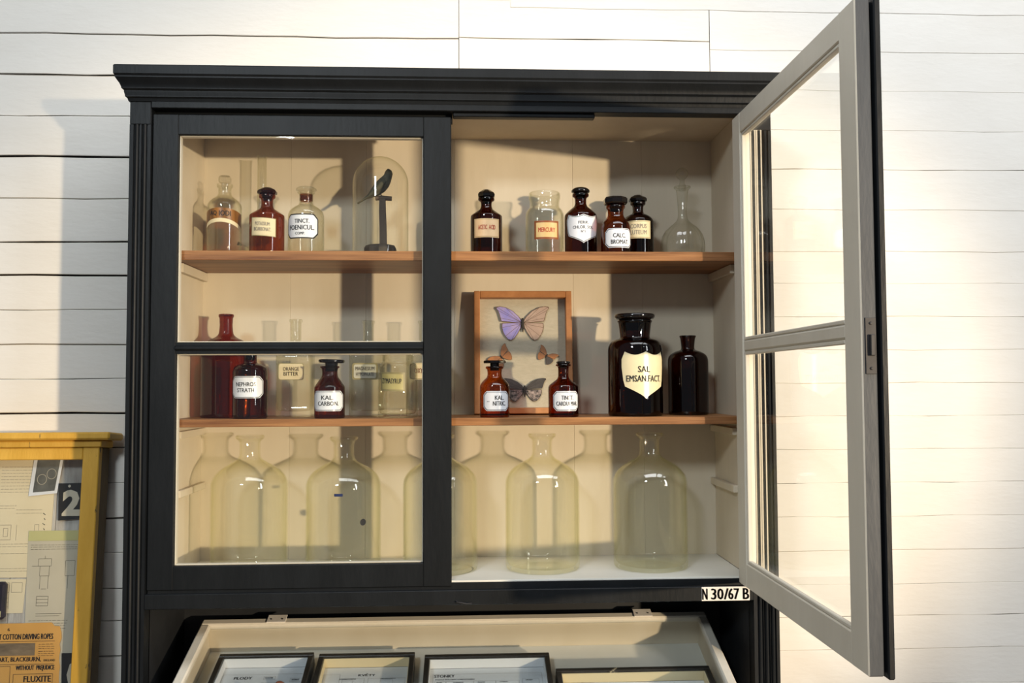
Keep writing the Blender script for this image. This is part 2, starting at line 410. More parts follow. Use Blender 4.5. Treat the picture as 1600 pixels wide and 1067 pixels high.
# recess below and lower body down to the floor
cbox('recess_ceiling', (XL+.021, XR-.021, .028, .292, -.4745, -.447), 'dark_inside', 0)
cbox('recess_back', (XL+.021, XR-.021, .272, .292, -1.5, -.4755), 'dark_inside', 0)
cbox('recess_side', (XL+.021, -.6475, .026, .271, -1.2, -.4755), 'dark_inside', 0)
cbox('recess_side', (.6585, XR-.021, .026, .271, -1.2, -.4755), 'dark_inside', 0)
cbox('base_carcass', (-.6465, .6575, -.30, .2715, -1.5, -.813), 'dark_paint')
# ---- doors
def door_boards(pieces, mats, rule, parent=None):
    bm = bmesh.new()
    for b in pieces: bm_box(bm, *b, .002)
    me = bpy.data.meshes.new('door'); bm.to_mesh(me); bm.free()
    o = finish('door', me, mats); me.update()
    for p in me.polygons: p.material_index = rule(p.center, p.normal)
    return P(o)
dz0, dz1, oz0, oz1, mz0, mz1 = [a+Z0 for a in (-.4378, .5874, -.3864, .5421, .0653, .0902)]
# left door, closed
x0, x1, ox0, ox1 = -.646, .0005, -.5905, -.061
d1 = door_boards([(x0, ox0, 0, .024, dz0, dz1), (ox1, x1, 0, .024, dz0, dz1), (ox0-.002, ox1+.002, .0004, .0236, oz1, dz1), (ox0-.002, ox1+.002, .0004, .0236, dz0, oz0)],
                 ['dark_paint', 'door_cream'], lambda c, n: 1 if n.y > .5 else 0)
d1['label'] = 'closed door with dark outside'
def sub(o, par): o.parent = par; o.matrix_parent_inverse = par.matrix_parent_inverse.inverted() if False else Matrix.Identity(4); return o
mt = [(ox0, .006), (ox0, .0)]
prof_m = [(.0, mz0), (.0, mz0+.006), (-.006, mz0+.011), (-.006, mz1-.011), (.0, mz1-.006), (.0, mz1), (.020, mz1), (.020, mz0)]
v = [(ox0, y, z) for y, z in prof_m]+[(ox1, y, z) for y, z in prof_m]; n = len(prof_m)
f = [[i, (i+1) % n, n+(i+1) % n, n+i][::-1] for i in range(n)]+[list(range(n)), list(range(2*n-1, n-1, -1))]
sub(from_lists('muntin', v, f, 'dark_paint', None, 40), d1)
for a, b in ((oz0, mz0), (mz1, oz1)):
    sub(boxes('glass_pane', [(ox0-.001, ox1+.001, .0060, .0082, a-.001, b+.001)], 'glass_pane', None, 0), d1)
    t = .0025
    for q in ((ox0, ox0+t, .0086, .0235, a, b), (ox1-t, ox1, .0086, .0235, a, b), (ox0+t, ox1-t, .0086, .0235, b-t, b), (ox0+t, ox1-t, .0086, .0235, a, a+t)):
        sub(boxes('glazing_bead', [q], 'door_cream', None, .001), d1)
# right door, swung out square to the cabinet
HX0, HX1 = .628, .652; w_ = .646; hy, fy = -.055, -(w_-.061)
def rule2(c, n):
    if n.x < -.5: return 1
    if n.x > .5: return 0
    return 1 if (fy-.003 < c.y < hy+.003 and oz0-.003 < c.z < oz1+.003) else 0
d2 = door_boards([(HX0, HX1, hy, -.0005, dz0, dz1), (HX0, HX1, -w_, fy, dz0, dz1), (HX0+.0004, HX1-.0004, fy-.002, hy+.002, oz1, dz1), (HX0+.0004, HX1-.0004, fy-.002, hy+.002, dz0, oz0)], ['lit_edge_paint', 'door_cream'], rule2)
d2['label'] = 'open door showing its cream inside'
sub(boxes('muntin', [(HX0+.002, HX1, fy, hy, mz0, mz1)], 'door_cream', None, .004), d2)
for a, b in ((oz0, mz0), (mz1, oz1)):
    sub(boxes('glass_pane', [(.641, .6435, fy-.001, hy+.001, a-.001, b+.001)], 'glass_pane', None, 0), d2)
    t = .007
    for q in ((.631, .6405, hy-t, hy, a, b), (.631, .6405, fy, fy+t, a, b), (.631, .6405, fy+t, hy-t, b-t, b), (.631, .6405, fy+t, hy-t, a, a+t)):
        sub(boxes('glazing_bead', [q], 'door_cream', None, .0015), d2)
sub(boxes('edge_rebate', [(.6515, .6575, -w_+.012, -.56, dz0+.002, dz1-.002)], 'dark_inside', None, 0), d2)
sub(boxes('overlap_strip', [(.6565, .6670, -w_-.004, -.575, dz0-.004, dz1+.004)], 'dark_paint', None, .002), d2)
lk = sub(boxes('lock_plate', [(.6335, .6505, -w_-.0016, -w_+.002, Z0+.0105, Z0+.0955)], 'steel', None, .0006), d2)
sub(boxes('lock_bolt', [(.6395, .6465, -w_-.007, -w_-.001, Z0+.038, Z0+.070)], 'steel', None, .001), d2)
for z in (.019, .087):
    s_ = sub(lathe('screw', [(0, .002), (.0022, .0012), (.0026, 0)], 'steel', None, 12, cut=0), d2); s_.rotation_euler = (math.pi/2, 0, 0); s_.location = (.642, -w_-.0016, Z0+z)
sub(tube('latch_hook', [(.664, -.60, Z0+.036), (.672, -.602, Z0+.036), (.6765, -.603, Z0+.040), (.6765, -.603, Z0+.045), (.672, -.602, Z0+.048)], .0018, 'steel', None, 8), d2)
for z in (.45, .07, -.33):
    h_ = sub(lathe('hinge_knuckle', [(0, 0), (.0045, 0), (.0045, .05), (0, .05)], 'steel', None, 14, cut=0), d2); h_.location = (.6565, -.012, Z0+z)
# inventory plate and bent nail on the bottom rail
pl = cbox('number_plate', (.5425, .6485, -.0100, -.0082, -.4745, -.4445), 'plate_white', .0005)
lt = from_lists('lettering', *(lambda VF: ([(x, -.0104, z) for x, z in VF[0]], VF[1]))(text_flat([('N', .5495, Z0-.4715, .0235, .0105), ('30', .577, Z0-.4715, .0235, .026), ('/', .5965, Z0-.4715, .0235, .009), ('67', .613, Z0-.4715, .0235, .023), ('B', .6400, Z0-.4715, .0235, .0125)], .03)), 'ink'); lt.parent = pl
P(tube('bent_nail', [(.0105, -.006, Z0-.4665), (.0125, -.014, Z0-.4675), (.020, -.016, Z0-.4685), (.034, -.017, Z0-.4705), (.0437, -.016, Z0-.4700)], .0016, 'steel', None, 8))

# ------------------------------------------------------------------ top shelf
# clear bottle with a gilt band label and a square glass stopper
t = bottle('bottle', 'clear glass bottle with a dark gilt band label and cut glass stopper', -.5272, .14, S1, [(.0183, .171), (.0183, .1634), (.0145, .1619), (.0148, .1454), (.0209, .1394), (.0299, .1334), (.0374, .1244), (.0389, .1169), (.0389, 0)], 'glass_clear', thick=.002)
st = lathe('stopper', [(.006, .158), (.008, .172), (.012, .1735), (.0145, .176), (.0145, .186), (.012, .190), (0, .190)], 'glass_cut', t, n=8, smooth=10, cut=0)
lab = patch('paper_label', [(x, -.015-.020*(abs(x)/.058)**2+.006, .015-.012*(abs(x)/.058)**2) for x in [-.058+.116*i/40 for i in range(41)]], .0945, wrap(.0393), 'label_brown', t)
patch('label_field', [(x, -.024-.020*(abs(x)/.058)**2+.006, -.0152-.020*(abs(x)/.058)**2+.006) for x in [-.058+.116*i/40 for i in range(41)]], .0945, wrap(.0393), 'label_paper', lab)
lettering('lettering', [('AQ', -.016, .0905, .012, .017), ('IODI', .011, .0905, .012, .026)], 'ink', lab, wrap(.0399), .01)
# tall measuring tube with a side arm
t = empty('measuring_tube', (-.4568, .205, S1)); tag(t, 'tall narrow clear glass tube standing behind the brown bottle', 'glass tube')
lathe('body', [(0, 0), (.024, 0), (.024, .004), (.012, .009), (.0109, .014), (.0109, .248), (.0132, .2515), (.0132, .254), (.0105, .2545), (.0095, .25), (.0095, .02)], 'glass_clear', t, n=32, cut=.002)
tube('side_arm', [(-.010, -.006, .022), (-.022, -.012, .027), (-.034, -.018, .034), (-.043, -.022, .037)], .0018, 'glass_clear', t, 8)
tube('dark_tip', [(-.041, -.021, .036), (-.050, -.025, .039)], [.002, .0048], 'ink', t, 10)
# brown bottle with paper label
def faceted(z, r, h, dome=.5):
    return [(r*.62, z-.001), (r*.98, z), (r, z+h*.35), (r*.86, z+h*.62), (r*.40, z+h), (0, z+h)]
t = bottle('bottle', 'translucent brown bottle with a faceted stopper and yellowed paper label', -.4209, .10, S1, [(.0185, .1392), (.0185, .1303), (.0131, .1288), (.0131, .1076), (.0385, .0914), (.0392, .089), (.0392, 0)], 'glass_amber')
stopper(t, [(.010, .125)]+faceted(.1405, .0228, .0140), 'glass_deep', 8, 10, 0)
label_on(t, .0392, -.0012, .0600, .0377, .0796, 'rect', ['label_border', 'label_paper', 'label_paper'], [('POTASSIUM', -.02, .56, .20, .56), ('BICARBONAT.', -.02, .27, .20, .66)], 'ink_faint', .0, tilt=-.06)
# TINCT FOENICUL
t = bottle('bottle', 'clear glass bottle with large white octagonal label TINCT. FOENICUL. COMP.', -.3362, .12, S1, [(.0200, .1500), (.0200, .146), (.0156, .1440), (.0156, .12), (.0237, .1155), (.0326, .1096), (.0393, .1021), (.0412, .0932), (.0412, 0)], 'glass_clear', thick=.002)
lathe('stopper', [(.0125, .124), (.0135, .146), (.015, .1505), (.0237, .1525), (.0237, .1565), (.018, .1605), (0, .1605)], 'glass_cut', t, n=32, cut=.001)
lathe('stained_collar', [(.0128, .128), (.0148, .129), (.0150, .1435), (.0125, .144)], 'liquid_amber', t, n=32, cut=0)
label_on(t, .0412, -.004, .082, .0356, .0922, 'oct', ['ink', 'ink', 'label_white'], [('TINCT.', .02, .62, .17, .42), ('FOENICUL.', .0, .35, .19, .74), ('COMP.', -.03, .15, .11, .27)], 'ink', .02)
# glass dome and the mounted bird
DX, DY = -.1677, .145
dome = [(.0665, 0), (.0665, .004), (.0651, .006)]+[(.0651, .1743)]+[(.0651*math.cos(a), .1743+.0651*math.sin(a)) for a in [math.pi/2*k/14 for k in range(1, 14)]]+[(0, .2394)]
o = lathe('glass_dome', dome, 'glass_dome', None, n=64, cut=0, smooth=60); o.location = (DX, DY, S1); tag(o, 'clear glass dome covering a small mounted bird', 'glass dome')
t = empty('mounted_bird', (DX, DY, S1)); tag(t, 'small dark stuffed bird perched on a wooden post under the glass dome', 'stuffed bird')
lathe('base_block', [(0, 0), (.0375, 0), (.0385, .022), (.0345, .029), (0, .0295)], 'dark_wood', t, n=10, smooth=20, cut=.001)
v, f = [], []
pst = [(.0065, .028, .0085), (.006, .07, .0082), (.0045, .11, .0080), (.0045, .139, .0072)]
for cx, z, h in pst:
    for sx, sy in ((-1, -1), (1, -1), (1, 1), (-1, 1)): v.append((cx+sx*h*.98, sy*h*.8, z))
for i in range(3):
    for k in range(4): f.append([i*4+k, i*4+(k+1) % 4, (i+1)*4+(k+1) % 4, (i+1)*4+k])
f.append([12, 13, 14, 15]); from_lists('post', v, f, 'post_wood', t)
tube('perch', [(-.012, 0, .141), (.0, 0, .1425), (.012, 0, .1415), (.026, 0, .1405)], [.0055, .0058, .0058, .0055], 'post_wood', t, 12)
sp = [(-.0535, .1285, .0016, .0062), (-.047, .133, .0018, .0065), (-.038, .139, .0022, .0052), (-.0285, .146, .0042, .0048), (-.020, .1515, .0085, .0085), (-.010, .159, .0130, .0125), (.0, .1685, .0150, .0140), (.008, .178, .0145, .0138), (.0140, .187, .0118, .0118), (.0170, .1935, .0098, .0100), (.0185, .1995, .0098, .0098), (.0180, .2055, .0078, .0080), (.0165, .2095, .0040, .0040), (.0158, .2108, .0004, .0004)]
v, f = [], []; nb_ = 20
for i, (x, z, ra, rb) in enumerate(sp):
    a, b = sp[max(i-1, 0)], sp[min(i+1, len(sp)-1)]; d = Vector((b[0]-a[0], 0, b[1]-a[1])).normalized(); nrm = Vector((-d.z, 0, d.x))
    for k in range(nb_):
        th = 2*math.pi*k/nb_; pnt = Vector((x, 0, z))+nrm*(ra*math.cos(th))+Vector((0, 1, 0))*(rb*math.sin(th)); v.append(tuple(pnt))
for i in range(len(sp)-1):
    for k in range(nb_): f.append([i*nb_+k, i*nb_+(k+1) % nb_, (i+1)*nb_+(k+1) % nb_, (i+1)*nb_+k])
f.append(list(range(nb_))); f.append(list(range((len(sp)-1)*nb_, len(sp)*nb_))[::-1])
bd = from_lists('bird_body', v, f, 'bird', t, 60)
for s_ in (-1, 1):
    tube('wing', [(.012, s_*.0115, .180), (.002, s_*.0150, .170), (-.012, s_*.0128, .156), (-.026, s_*.0062, .1455), (-.036, s_*.003, .1405)], [.0035, .0072, .0068, .0036, .0010], 'bird', bd, 10)
    tube('leg', [(-.002, s_*.004, .157), (.001, s_*.004, .1495), (.003, s_*.0045, .1475)], .0012, 'dark_wood', bd, 6)
tube('beak', [(.0205, .0075, .2005), (.0225, .0125, .1990), (.0240, .0165, .1975)], [.0028, .0016, .0004], 'ink', bd, 8)
# ACETIC ACID
t = bottle('bottle', 'near black brown bottle with faceted stopper and orange label ACETIC ACID', .0800, .11, S1, [(.0189, .1368), (.0189, .1293), (.0125, .1278), (.0125, .1107), (.0354, .0948), (.0364, .0918), (.0364, 0)], 'glass_deep')
stopper(t, [(.010, .124)]+faceted(.1383, .0208, .0165), 'black_glass', 8, 10, 0)
label_on(t, .0364, 0, .0640, .0387, .0821, 'rect', ['label_orange', 'label_gold', 'label_orange'], [('ACETIC', -.15, .42, .24, .33), ('ACID', .20, .42, .24, .24)], 'ink_red', .004)
# MERCURY
t = bottle('wide_mouth_jar', 'clear wide mouthed jar with red lettered MERCURY label', .2164, .12, S1, [(.0348, .151), (.037, .1472), (.037, .1351), (.0345, .1321), (.0345, .1155), (.04, .1109), (.0445, .1019), (.0448, .0959), (.0448, 0)], 'glass_clear', 'jar', thick=.0025)
label_on(t, .0448, .0012, .0600, .0356, .078, 'rect', ['label_redbrown', 'label_redbrown', 'label_gold', .0045], [('MERCURY', 0, .38, .24, .66)], 'ink_red', .004)
# FERR CHLOR SOL
t = bottle('bottle', 'black bottle with a pale shield label FERR. CHLOR. SOL.', .3013, .12, S1, [(.0193, .1492), (.0193, .1421), (.0133, .1402), (.0133, .1205), (.0252, .1114), (.0356, .1016), (.0381, .0963), (.0381, 0)], 'glass_deep')
stopper(t, [(.011, .140), (.013, .1505), (.0215, .1525), (.0215, .1575), (.017, .1615), (.009, .1644), (0, .1648)], 'black_glass', 32, 40, .001)
label_on(t, .0381, .0017, .0880, .0275, .0951, 'shield', ['label_white', 'label_green', 'label_white', .0030], [('FERR.', 0, .66, .10, .28), ('CHLOR. SOL.', .0, .50, .10, .58), ('N°1.', 0, .36, .08, .14)], 'ink', .0)
# CALC BROMAT
t = bottle('bottle', 'small amber bottle with flat hexagonal stopper and label CALC. BROMAT.', .3754, .07, S1, [(.0217, .1118), (.0217, .1051), (.0182, .1036), (.0177, .0865), (.026, .077), (.0318, .0681), (.0339, .0607), (.0339, 0)], 'glass_amber')
stopper(t, [(.015, .100), (.0165, .1125), (.026, .1145), (.0280, .1175), (.0280, .126), (.0245, .1303), (0, .1303)], 'black_glass', 8, 10, 0)
label_on(t, .0339, .0029, .0700, .0105, .0545, 'oct', ['label_white', 'ink', 'label_white'], [('CALC.', .0, .52, .22, .42), ('BROMAT.', .02, .19, .22, .60)], 'ink', .015)
# CORPUS LUTEUM
t = bottle('bottle', 'black bottle half hidden behind the bromide bottle, yellowed label CORPUS LUTEUM', .4453, .165, S1, [(.0181, .140), (.0181, .1322), (.0127, .1307), (.0127, .111), (.0227, .1075), (.0317, .1013), (.0368, .0936), (.0368, 0)], 'glass_deep')
stopper(t, [(.011, .130)]+faceted(.1412, .0222, .0145), 'black_glass', 8, 10, 0)
label_on(t, .0368, -.0060, .0640, .0465, .0891, 'rect', ['label_paper', 'label_border', 'label_paper'], [('CORPUS', 0, .56, .24, .62), ('LUTEUM', 0, .22, .24, .62)], 'ink_faint', .0)
# decanter
t = empty('decanter', (.5508, .155, S1)); tag(t, 'clear cut glass decanter with ball stopper in the shaded corner', 'decanter')
dp = [(.0201, .1762), (.0201, .171), (.0146, .1694), (.0113, .1308), (.0105, .103), (.0135, .0938), (.0225, .0845), (.0316, .0784), (.0421, .0661), (.0496, .0507), (.0526, .025), (.050, .006), (.047, 0)]
v, f = lathe_lists(soften(body_prof(dp), .005), 60)
v = [(x*(1+(.030*math.cos(15*math.atan2(y, x)) if .006 < z < .09 else 0)), y*(1+(.030*math.cos(15*math.atan2(y, x)) if .006 < z < .09 else 0)), z) for x, y, z in v]
from_lists('body', v, f, 'glass_cut', t, 50)
lathe('ball_stopper', [(.008, .165), (.009, .178), (.006, .184), (.006, .191)]+[(.0150*math.cos(a), .2066+.0150*math.sin(a)) for a in [-1.15+k*.19 for k in range(14)]]+[(0, .2216)], 'glass_cut', t, n=14, smooth=20, cut=0)

# ------------------------------------------------------------------ middle shelf
t = bottle('bottle', 'tall reddish brown bottle with long open neck on the middle shelf', -.5261, .16, S2, [(.0173, .2397), (.0173, .2331), (.015, .2316), (.015, .2182), (.0143, .2167), (.0159, .1959), (.0188, .19), (.0271, .184), (.0376, .1796), (.0496, .1706), (.0564, .1588), (.0564, 0)], 'glass_red')
t = bottle('bottle', 'brown round shouldered bottle with white label NEPHROS STRATH', -.4495, .075, S2, [(.0150, .1500), (.0150, .1453), (.0137, .1440), (.0137, .1236), (.0218, .1214), (.032, .1171), (.0371, .1099), (.0381, .1028), (.0381, 0)], 'glass_brown')
stopper(t, [(.010, .130), (.0115, .1505), (.0170, .1515), (.0170, .1545), (0, .1550)], 'black_glass', 24, 40, .001)
label_on(t, .0381, 0, .0800, .0459, .0942, 'oct', ['label_white', 'ink', 'label_white'], [('NEPHROS', -.02, .54, .19, .56), ('STRATH', -.02, .27, .19, .48)], 'ink', .006)
def square_bottle(label, X, lines, mats, ink, half=.0405, h=.2285):
    root = empty('square_bottle', (X, .17, S2)); tag(root, label, 'bottle', 'square clear glass bottles on the middle shelf')
    z = h
    out = [(0, .002, 6), (half*.7, .002, 6), (half*.9, 0, 6), (half*.985, .002, 7), (half, .006, 7), (half, .142, 7), (half*.97, .149, 6), (half*.8, .155, 4), (half*.5, .160, 2.6), (.0145, .165, 2), (.0126, .170, 2), (.0126, z-.008, 2), (.0152, z-.006, 2), (.0152, z-.001, 2), (.013, z, 2), (.0105, z-.001, 2), (.0100, .168, 2), (half*.45, .157, 2.6), (half*.9, .145, 6), (half*.93, .140, 7), (half*.93, .022, 7), (half*.86, .015, 6), (half*.5, .0135, 5), (0, .0135, 5)]
    v, f = lathe_lists([(a, b) for a, b, c in out], 48, power=[c for a, b, c in out]); from_lists('body', v, f, 'glass_clear', root, 50)
    label_on(root, 1, -.003, .0585, .086, .1245, 'round', mats, lines, ink, .0, flat_y=-half*1.0)
    return root
square_bottle('square clear bottle with paper label ORANGE BITTER', -.367, [('ORANGE', 0, .55, .22, .62), ('BITTER', 0, .26, .22, .56)], ['label_border', 'label_paper', 'label_paper'], 'ink_faint')
square_bottle('square clear bottle with grey faded label beginning MAGNESIUM', -.1977, [('MAGNESIUM', 0, .56, .22, .74), ('HYPOPH.ATE', 0, .22, .22, .70)], ['label_border', 'label_border', 'label_greyed', .0035], 'ink_faint', .0417, .2253)
square_bottle('square clear bottle mostly hidden behind the door stile', -.0663, [('OXYMEL', 0, .38, .30, .60)], ['label_paper', 'label_border', 'label_paper'], 'ink_red', .0417, .2252)
t = bottle('bottle', 'small brown bottle with flat tilted stopper and white label KAL. CARBON.', -.2725, .07, S2, [(.0217, .1161), (.0217, .1128), (.0178, .1113), (.0166, .0948), (.0246, .0834), (.0326, .0719), (.0339, .0676), (.0339, 0)], 'glass_brown')
sto = stopper(t, [(.013, .105), (.0145, .1221), (.0145, .1225), (.0270, .1235), (.0289, .1255), (.0289, .1295), (.027, .1313), (0, .1313)], 'black_glass', 32, 40, .0008); sto.rotation_euler = (0, .03, 0)
label_on(t, .0339, 0, .0800, .0165, .0612, 'oct', ['label_white', 'ink', 'label_white'], [('KAL.', .0, .56, .21, .34), ('CARBON.', .02, .27, .21, .60)], 'ink', .014)
t = bottle('wide_mouth_jar', 'clear wide mouthed jar with olive gold label ZYMASYRUP', -.1221, .09, S2, [(.0335, .1600), (.0365, .1570), (.0365, .1512), (.0351, .1453), (.0351, .125), (.0394, .1221), (.0438, .1163), (.0448, .109), (.0448, 0)], 'glass_clear', 'jar', thick=.0025)
label_on(t, .0448, -.0105, .0600, .0599, .1019, 'rect', ['label_border', 'label_border', 'label_olive', .0040], [('ZYMASYRUP', -.02, .40, .27, .78)], 'ink', .0, tilt=-.03)
# butterfly frame leaning on the back
LEAN = -.11
FRX, FRY = .171, .197
fr_loc = (FRX, FRY, S2+.0036)
t = empty('specimen_frame', fr_loc, (LEAN, 0, 0)); tag(t, 'thin wooden glazed frame of mounted butterflies leaning against the cabinet back', 'frame')
W2, H, bw, dp_ = .1194, .3005, .0145, .030
for b in ((-W2, -W2+bw, 0, dp_, 0, H), (W2-bw, W2, 0, dp_, 0, H), (-W2+bw, W2-bw, 0, dp_, H-bw*1.1, H), (-W2+bw, W2-bw, 0, dp_, 0, bw)):
    boxes('frame_rail', [b], 'frame_wood', t, .0012)
boxes('backing', [(-W2+bw-.002, W2-bw+.002, .024, .028, bw-.002, H-bw)], 'linen', t, 0)
boxes('glass_pane', [(-W2+bw-.001, W2-bw+.001, .0050, .0065, bw-.001, H-bw)], 'glass_pane', t, 0)
FW = [(0, .02), (.12, .22), (.35, .45), (.62, .60), (.85, .645), (.98, .62), (1.0, .56), (.93, .47), (.88, .33), (.84, .16), (.80, .03), (.40, .0), (.05, -.04)]
HW = [(.03, -.02), (.40, -.01), (.78, -.03), (.79, -.2), (.74, -.40), (.66, -.56), (.55, -.69), (.42, -.73), (.30, -.62), (.17, -.42), (.06, -.2)]
FRM = Matrix.Translation(fr_loc) @ Matrix.Rotation(LEAN, 4, 'X')
def butterfly(label, x, z, size, rot, mats, aspect=1.0, veins=True):
    root = empty('butterfly', (0, 0, 0)); tag(root, label, 'butterfly', 'butterflies pinned in the frame')
    root.matrix_world = FRM @ Matrix.Translation((x, .0195, z)) @ Matrix.Rotation(rot, 4, 'Y')
    k = 0
    for s in (-1, 1):
        for nm, pts in (('forewing', FW), ('hindwing', HW)):
            n = len(pts); y0 = -.0004 if nm == 'forewing' else .0008
            def pt(q, sc, yy): return (s*q[0]*size*sc, yy-.05*abs(q[0])*size, q[1]*size*aspect*sc)
            cx = sum(p[0] for p in pts)/n; cz = sum(p[1] for p in pts)/n
            def ins(p, t): return (cx+(p[0]-cx)*t, cz+(p[1]-cz)*t)
            v = [pt(p, 1, y0) for p in pts]+[pt(p, 1, y0+.0006) for p in pts]
            f = [list(range(n)) if s < 0 else list(range(n-1, -1, -1)), [n+i for i in (range(n) if s > 0 else range(n-1, -1, -1))]]+[[i, (i+1) % n, n+(i+1) % n, n+i] for i in range(n)]
            wg = from_lists(nm, v, f, mats['edge'], root)
            v = [pt(ins(p, .93), 1, y0-.0003) for p in pts]
            from_lists('wing_membrane', v, [list(range(n)) if s < 0 else list(range(n-1, -1, -1))], mats[('fl', 'hl', 'fr', 'hr')[k]], wg)
            if veins:
                vv, vf = [], []
                r0 = (.06, .0) if nm == 'forewing' else (.08, -.06)
                for j in (range(3, n-3, 2)):
                    a, b_ = Vector(r0), Vector(ins(pts[j], .93)); d = (b_-a).normalized(); q = Vector((-d.y, d.x))*.006; m0 = len(vv)
                    for c in (a+q, a-q, b_-q, b_+q): vv.append(pt(c, 1, y0-.0006))
                    vf.append([m0, m0+1, m0+2, m0+3])
                from_lists('vein', vv, vf, mats['edge'], wg)
            k += 1
    tube('body', [(0, -.001, -.36*size), (0, -.002, -.15*size), (0, -.002, .06*size), (0, -.002, .16*size)], [.02*size, .05*size, .06*size, .03*size], 'insect_body', root, 10)
    return root
butterfly('large butterfly with iridescent wings, sheen painted violet blue on one side and pinkish brown on the other', 0, .2255, .0655, .0, dict(fl='morpho_blue', hl='morpho_blue', fr='morpho_pink', hr='morpho_pink', edge='wing_edge'), .95)
butterfly('small orange butterfly behind the KAL. NITRIC. stopper', -.0530, .1400, .030, -.75, dict(fl='wing_orange', hl='wing_orange', fr='wing_orange', hr='wing_orange', edge='wing_edge'), 1.0, False)
butterfly('small orange butterfly above the cardamom bottle, tilted', .0580, .1430, .026, .55, dict(fl='wing_orange', hl='wing_orange', fr='wing_orange', hr='wing_black', edge='wing_edge'), 1.0, False)
butterfly('black butterfly with spotted hind wings', .0030, .0610, .0530, .0, dict(fl='wing_black', hl='wing_spot', fr='wing_black', hr='wing_spot', edge='insect_body'), .78)
t = bottle('bottle', 'small amber bottle with flat dark stopper and stained label KAL. NITRIC.', .0966, .065, S2, [(.0203, .1144), (.0203, .1094), (.0165, .1079), (.0159, .091), (.0246, .0834), (.0318, .0747), (.0336, .0689), (.0336, 0)], 'glass_amber')
stopper(t, [(.0105, .105), (.0109, .1205), (.0250, .1212), (.0268, .1225), (.0268, .1260), (.025, .1275), (0, .1275)], 'black_glass', 8, 10, 0)
label_on(t, .0336, .0035, .0650, .0150, .0591, 'oct', ['label_white', 'ink', 'label_white'], [('KAL.', .10, .56, .22, .32), ('NITRIC.', .10, .27, .22, .46), ('..', -.30, .45, .05, .08)], 'ink', .014)
t = bottle('bottle', 'small brown bottle with narrow neck and white label TINCT. CARDUI MAR.', .2527, .07, S2, [(.0173, .1190), (.0173, .1149), (.0119, .1134), (.0119, .0872), (.0218, .0799), (.0327, .0717), (.0342, .0668), (.0342, 0)], 'glass_brown')
stopper(t, [(.009, .110), (.011, .1192), (.0155, .1200), (.0160, .1245), (.012, .1262), (0, .1262)], 'black_glass', 16, 30, .0006)
label_on(t, .0342, .0040, .0660, .0139, .0583, 'oct', ['label_white', 'ink', 'label_white'], [('TINCT.', .02, .56, .22, .42), ('CARDUI MAR.', .02, .27, .21, .78)], 'ink', .012)
t = bottle('wide_mouth_jar', 'large dark brown jar with cream shield label SAL EMSAN.FACT.', .4253, .115, S2, [(.0405, .2215), (.0405, .2177), (.0381, .2162), (.0339, .1789), (.0442, .1774), (.0546, .1729), (.0612, .164), (.0634, .1536), (.0634, 0)], 'glass_deep', 'jar')
stopper(t, [(.032, .20), (.036, .2225), (.0440, .2250), (.0468, .2290), (.0468, .2335), (.044, .2362), (.02, .2375), (0, .2378)], 'black_glass', 40, 40, .001)
label_on(t, .0634, .0130, .1130, .0402, .1471, 'shield', ['label_cream'], [('SAL', -.04, .56, .13, .25), ('EMSAN.FACT.', -.01, .36, .135, .78)], 'ink', .004)
t = bottle('bottle', 'dark brown unlabelled bottle with rounded shoulders in the shaded corner', .5606, .16, S2, [(.0195, .1883), (.0195, .1845), (.0173, .1822), (.0147, .1563), (.0195, .1533), (.0301, .1502), (.0406, .1442), (.0458, .1366), (.0475, .1274), (.0475, 0)], 'glass_deep')

# ------------------------------------------------------------------ bottom: five big bottles
bigp = [(.0312, .3085), (.0325, .3059), (.0325, .3020), (.0267, .2975), (.0232, .2925), (.0229, .2631), (.0282, .2528), (.0446, .2439), (.0594, .2351), (.0706, .2262), (.081, .213), (.0854, .1997), (.0854, 0)]
def big_bottle(label, X, Y, s=1.0):
    root = bottle('large_bottle', label, X, Y, S3, [(r, z*s) for r, z in bigp], 'glass_yellow', thick=.003, group='five large pale yellow glass bottles on the cabinet floor', n=72)
    return root
big_bottle('large empty pale glass bottle nearest the cabinet side behind the closed door', -.4629, .135)
b2 = big_bottle('large empty pale glass bottle with a dark dot and a blue mark', -.2492, .135, .985)
big_bottle('large empty pale glass bottle crossed by the closed door stile', -.0274, .125)
big_bottle('large empty pale glass bottle between the door stile and the last bottle', .2077, .125)
big_bottle('large empty pale glass bottle in the shade of the open door', .4589, .125)
g = wrap(.0858)
patch('blue_mark', columns('rect', .019, .006, 6), .180, g, 'blue_sticker', b2)
patch('dark_dot', [(.056+.0075*math.sin(a), -.0075*math.cos(a), .0075*math.cos(a)) for a in [-1.55+3.1*i/16 for i in range(17)]], .118, g, 'ink', b2)

# ------------------------------------------------------------------ sloping display case below
TH = .3187; CO = (.010, .222, Z0-.557)
dc = empty('display_case', CO, (TH, 0, 0)); tag(dc, 'sloping glass topped display case painted cream inside below the cupboard', 'display case')
cx0, cx1, LEN = -.598, .598, .55
def cb(name, b, mat, c=.0012, par=None): return boxes(name, [b], mat, par or dc, c)
cb('lid_rail', (cx0, cx1, -.022, 0, -.012, .004), 'door_cream', .003)
cb('lid_rail', (cx0, cx0+.022, -LEN, -.0225, -.012, .004), 'door_cream', .003)
cb('lid_rail', (cx1-.022, cx1, -LEN, -.0225, -.012, .004), 'door_cream', .003)
cb('lid_rail', (cx0+.0225, cx1-.0225, -LEN, -LEN+.03, -.012, .004), 'door_cream', .003)
cb('glass_pane', (cx0+.020, cx1-.020, -LEN+.02, -.020, -.006, -.0035), 'glass_pane', 0)
for x in (-.425, .445):
    h_ = cb('hinge', (x-.022, x+.022, -.020, .010, .0042, .0062), 'plate_white', .0006)
    for sx in (-.013, .013):
        s_ = lathe('screw', [(0, .0018), (.0018, .001), (.0022, 0)], 'ink', h_, 10, cut=0); s_.location = (x+sx, -.008, .0062)
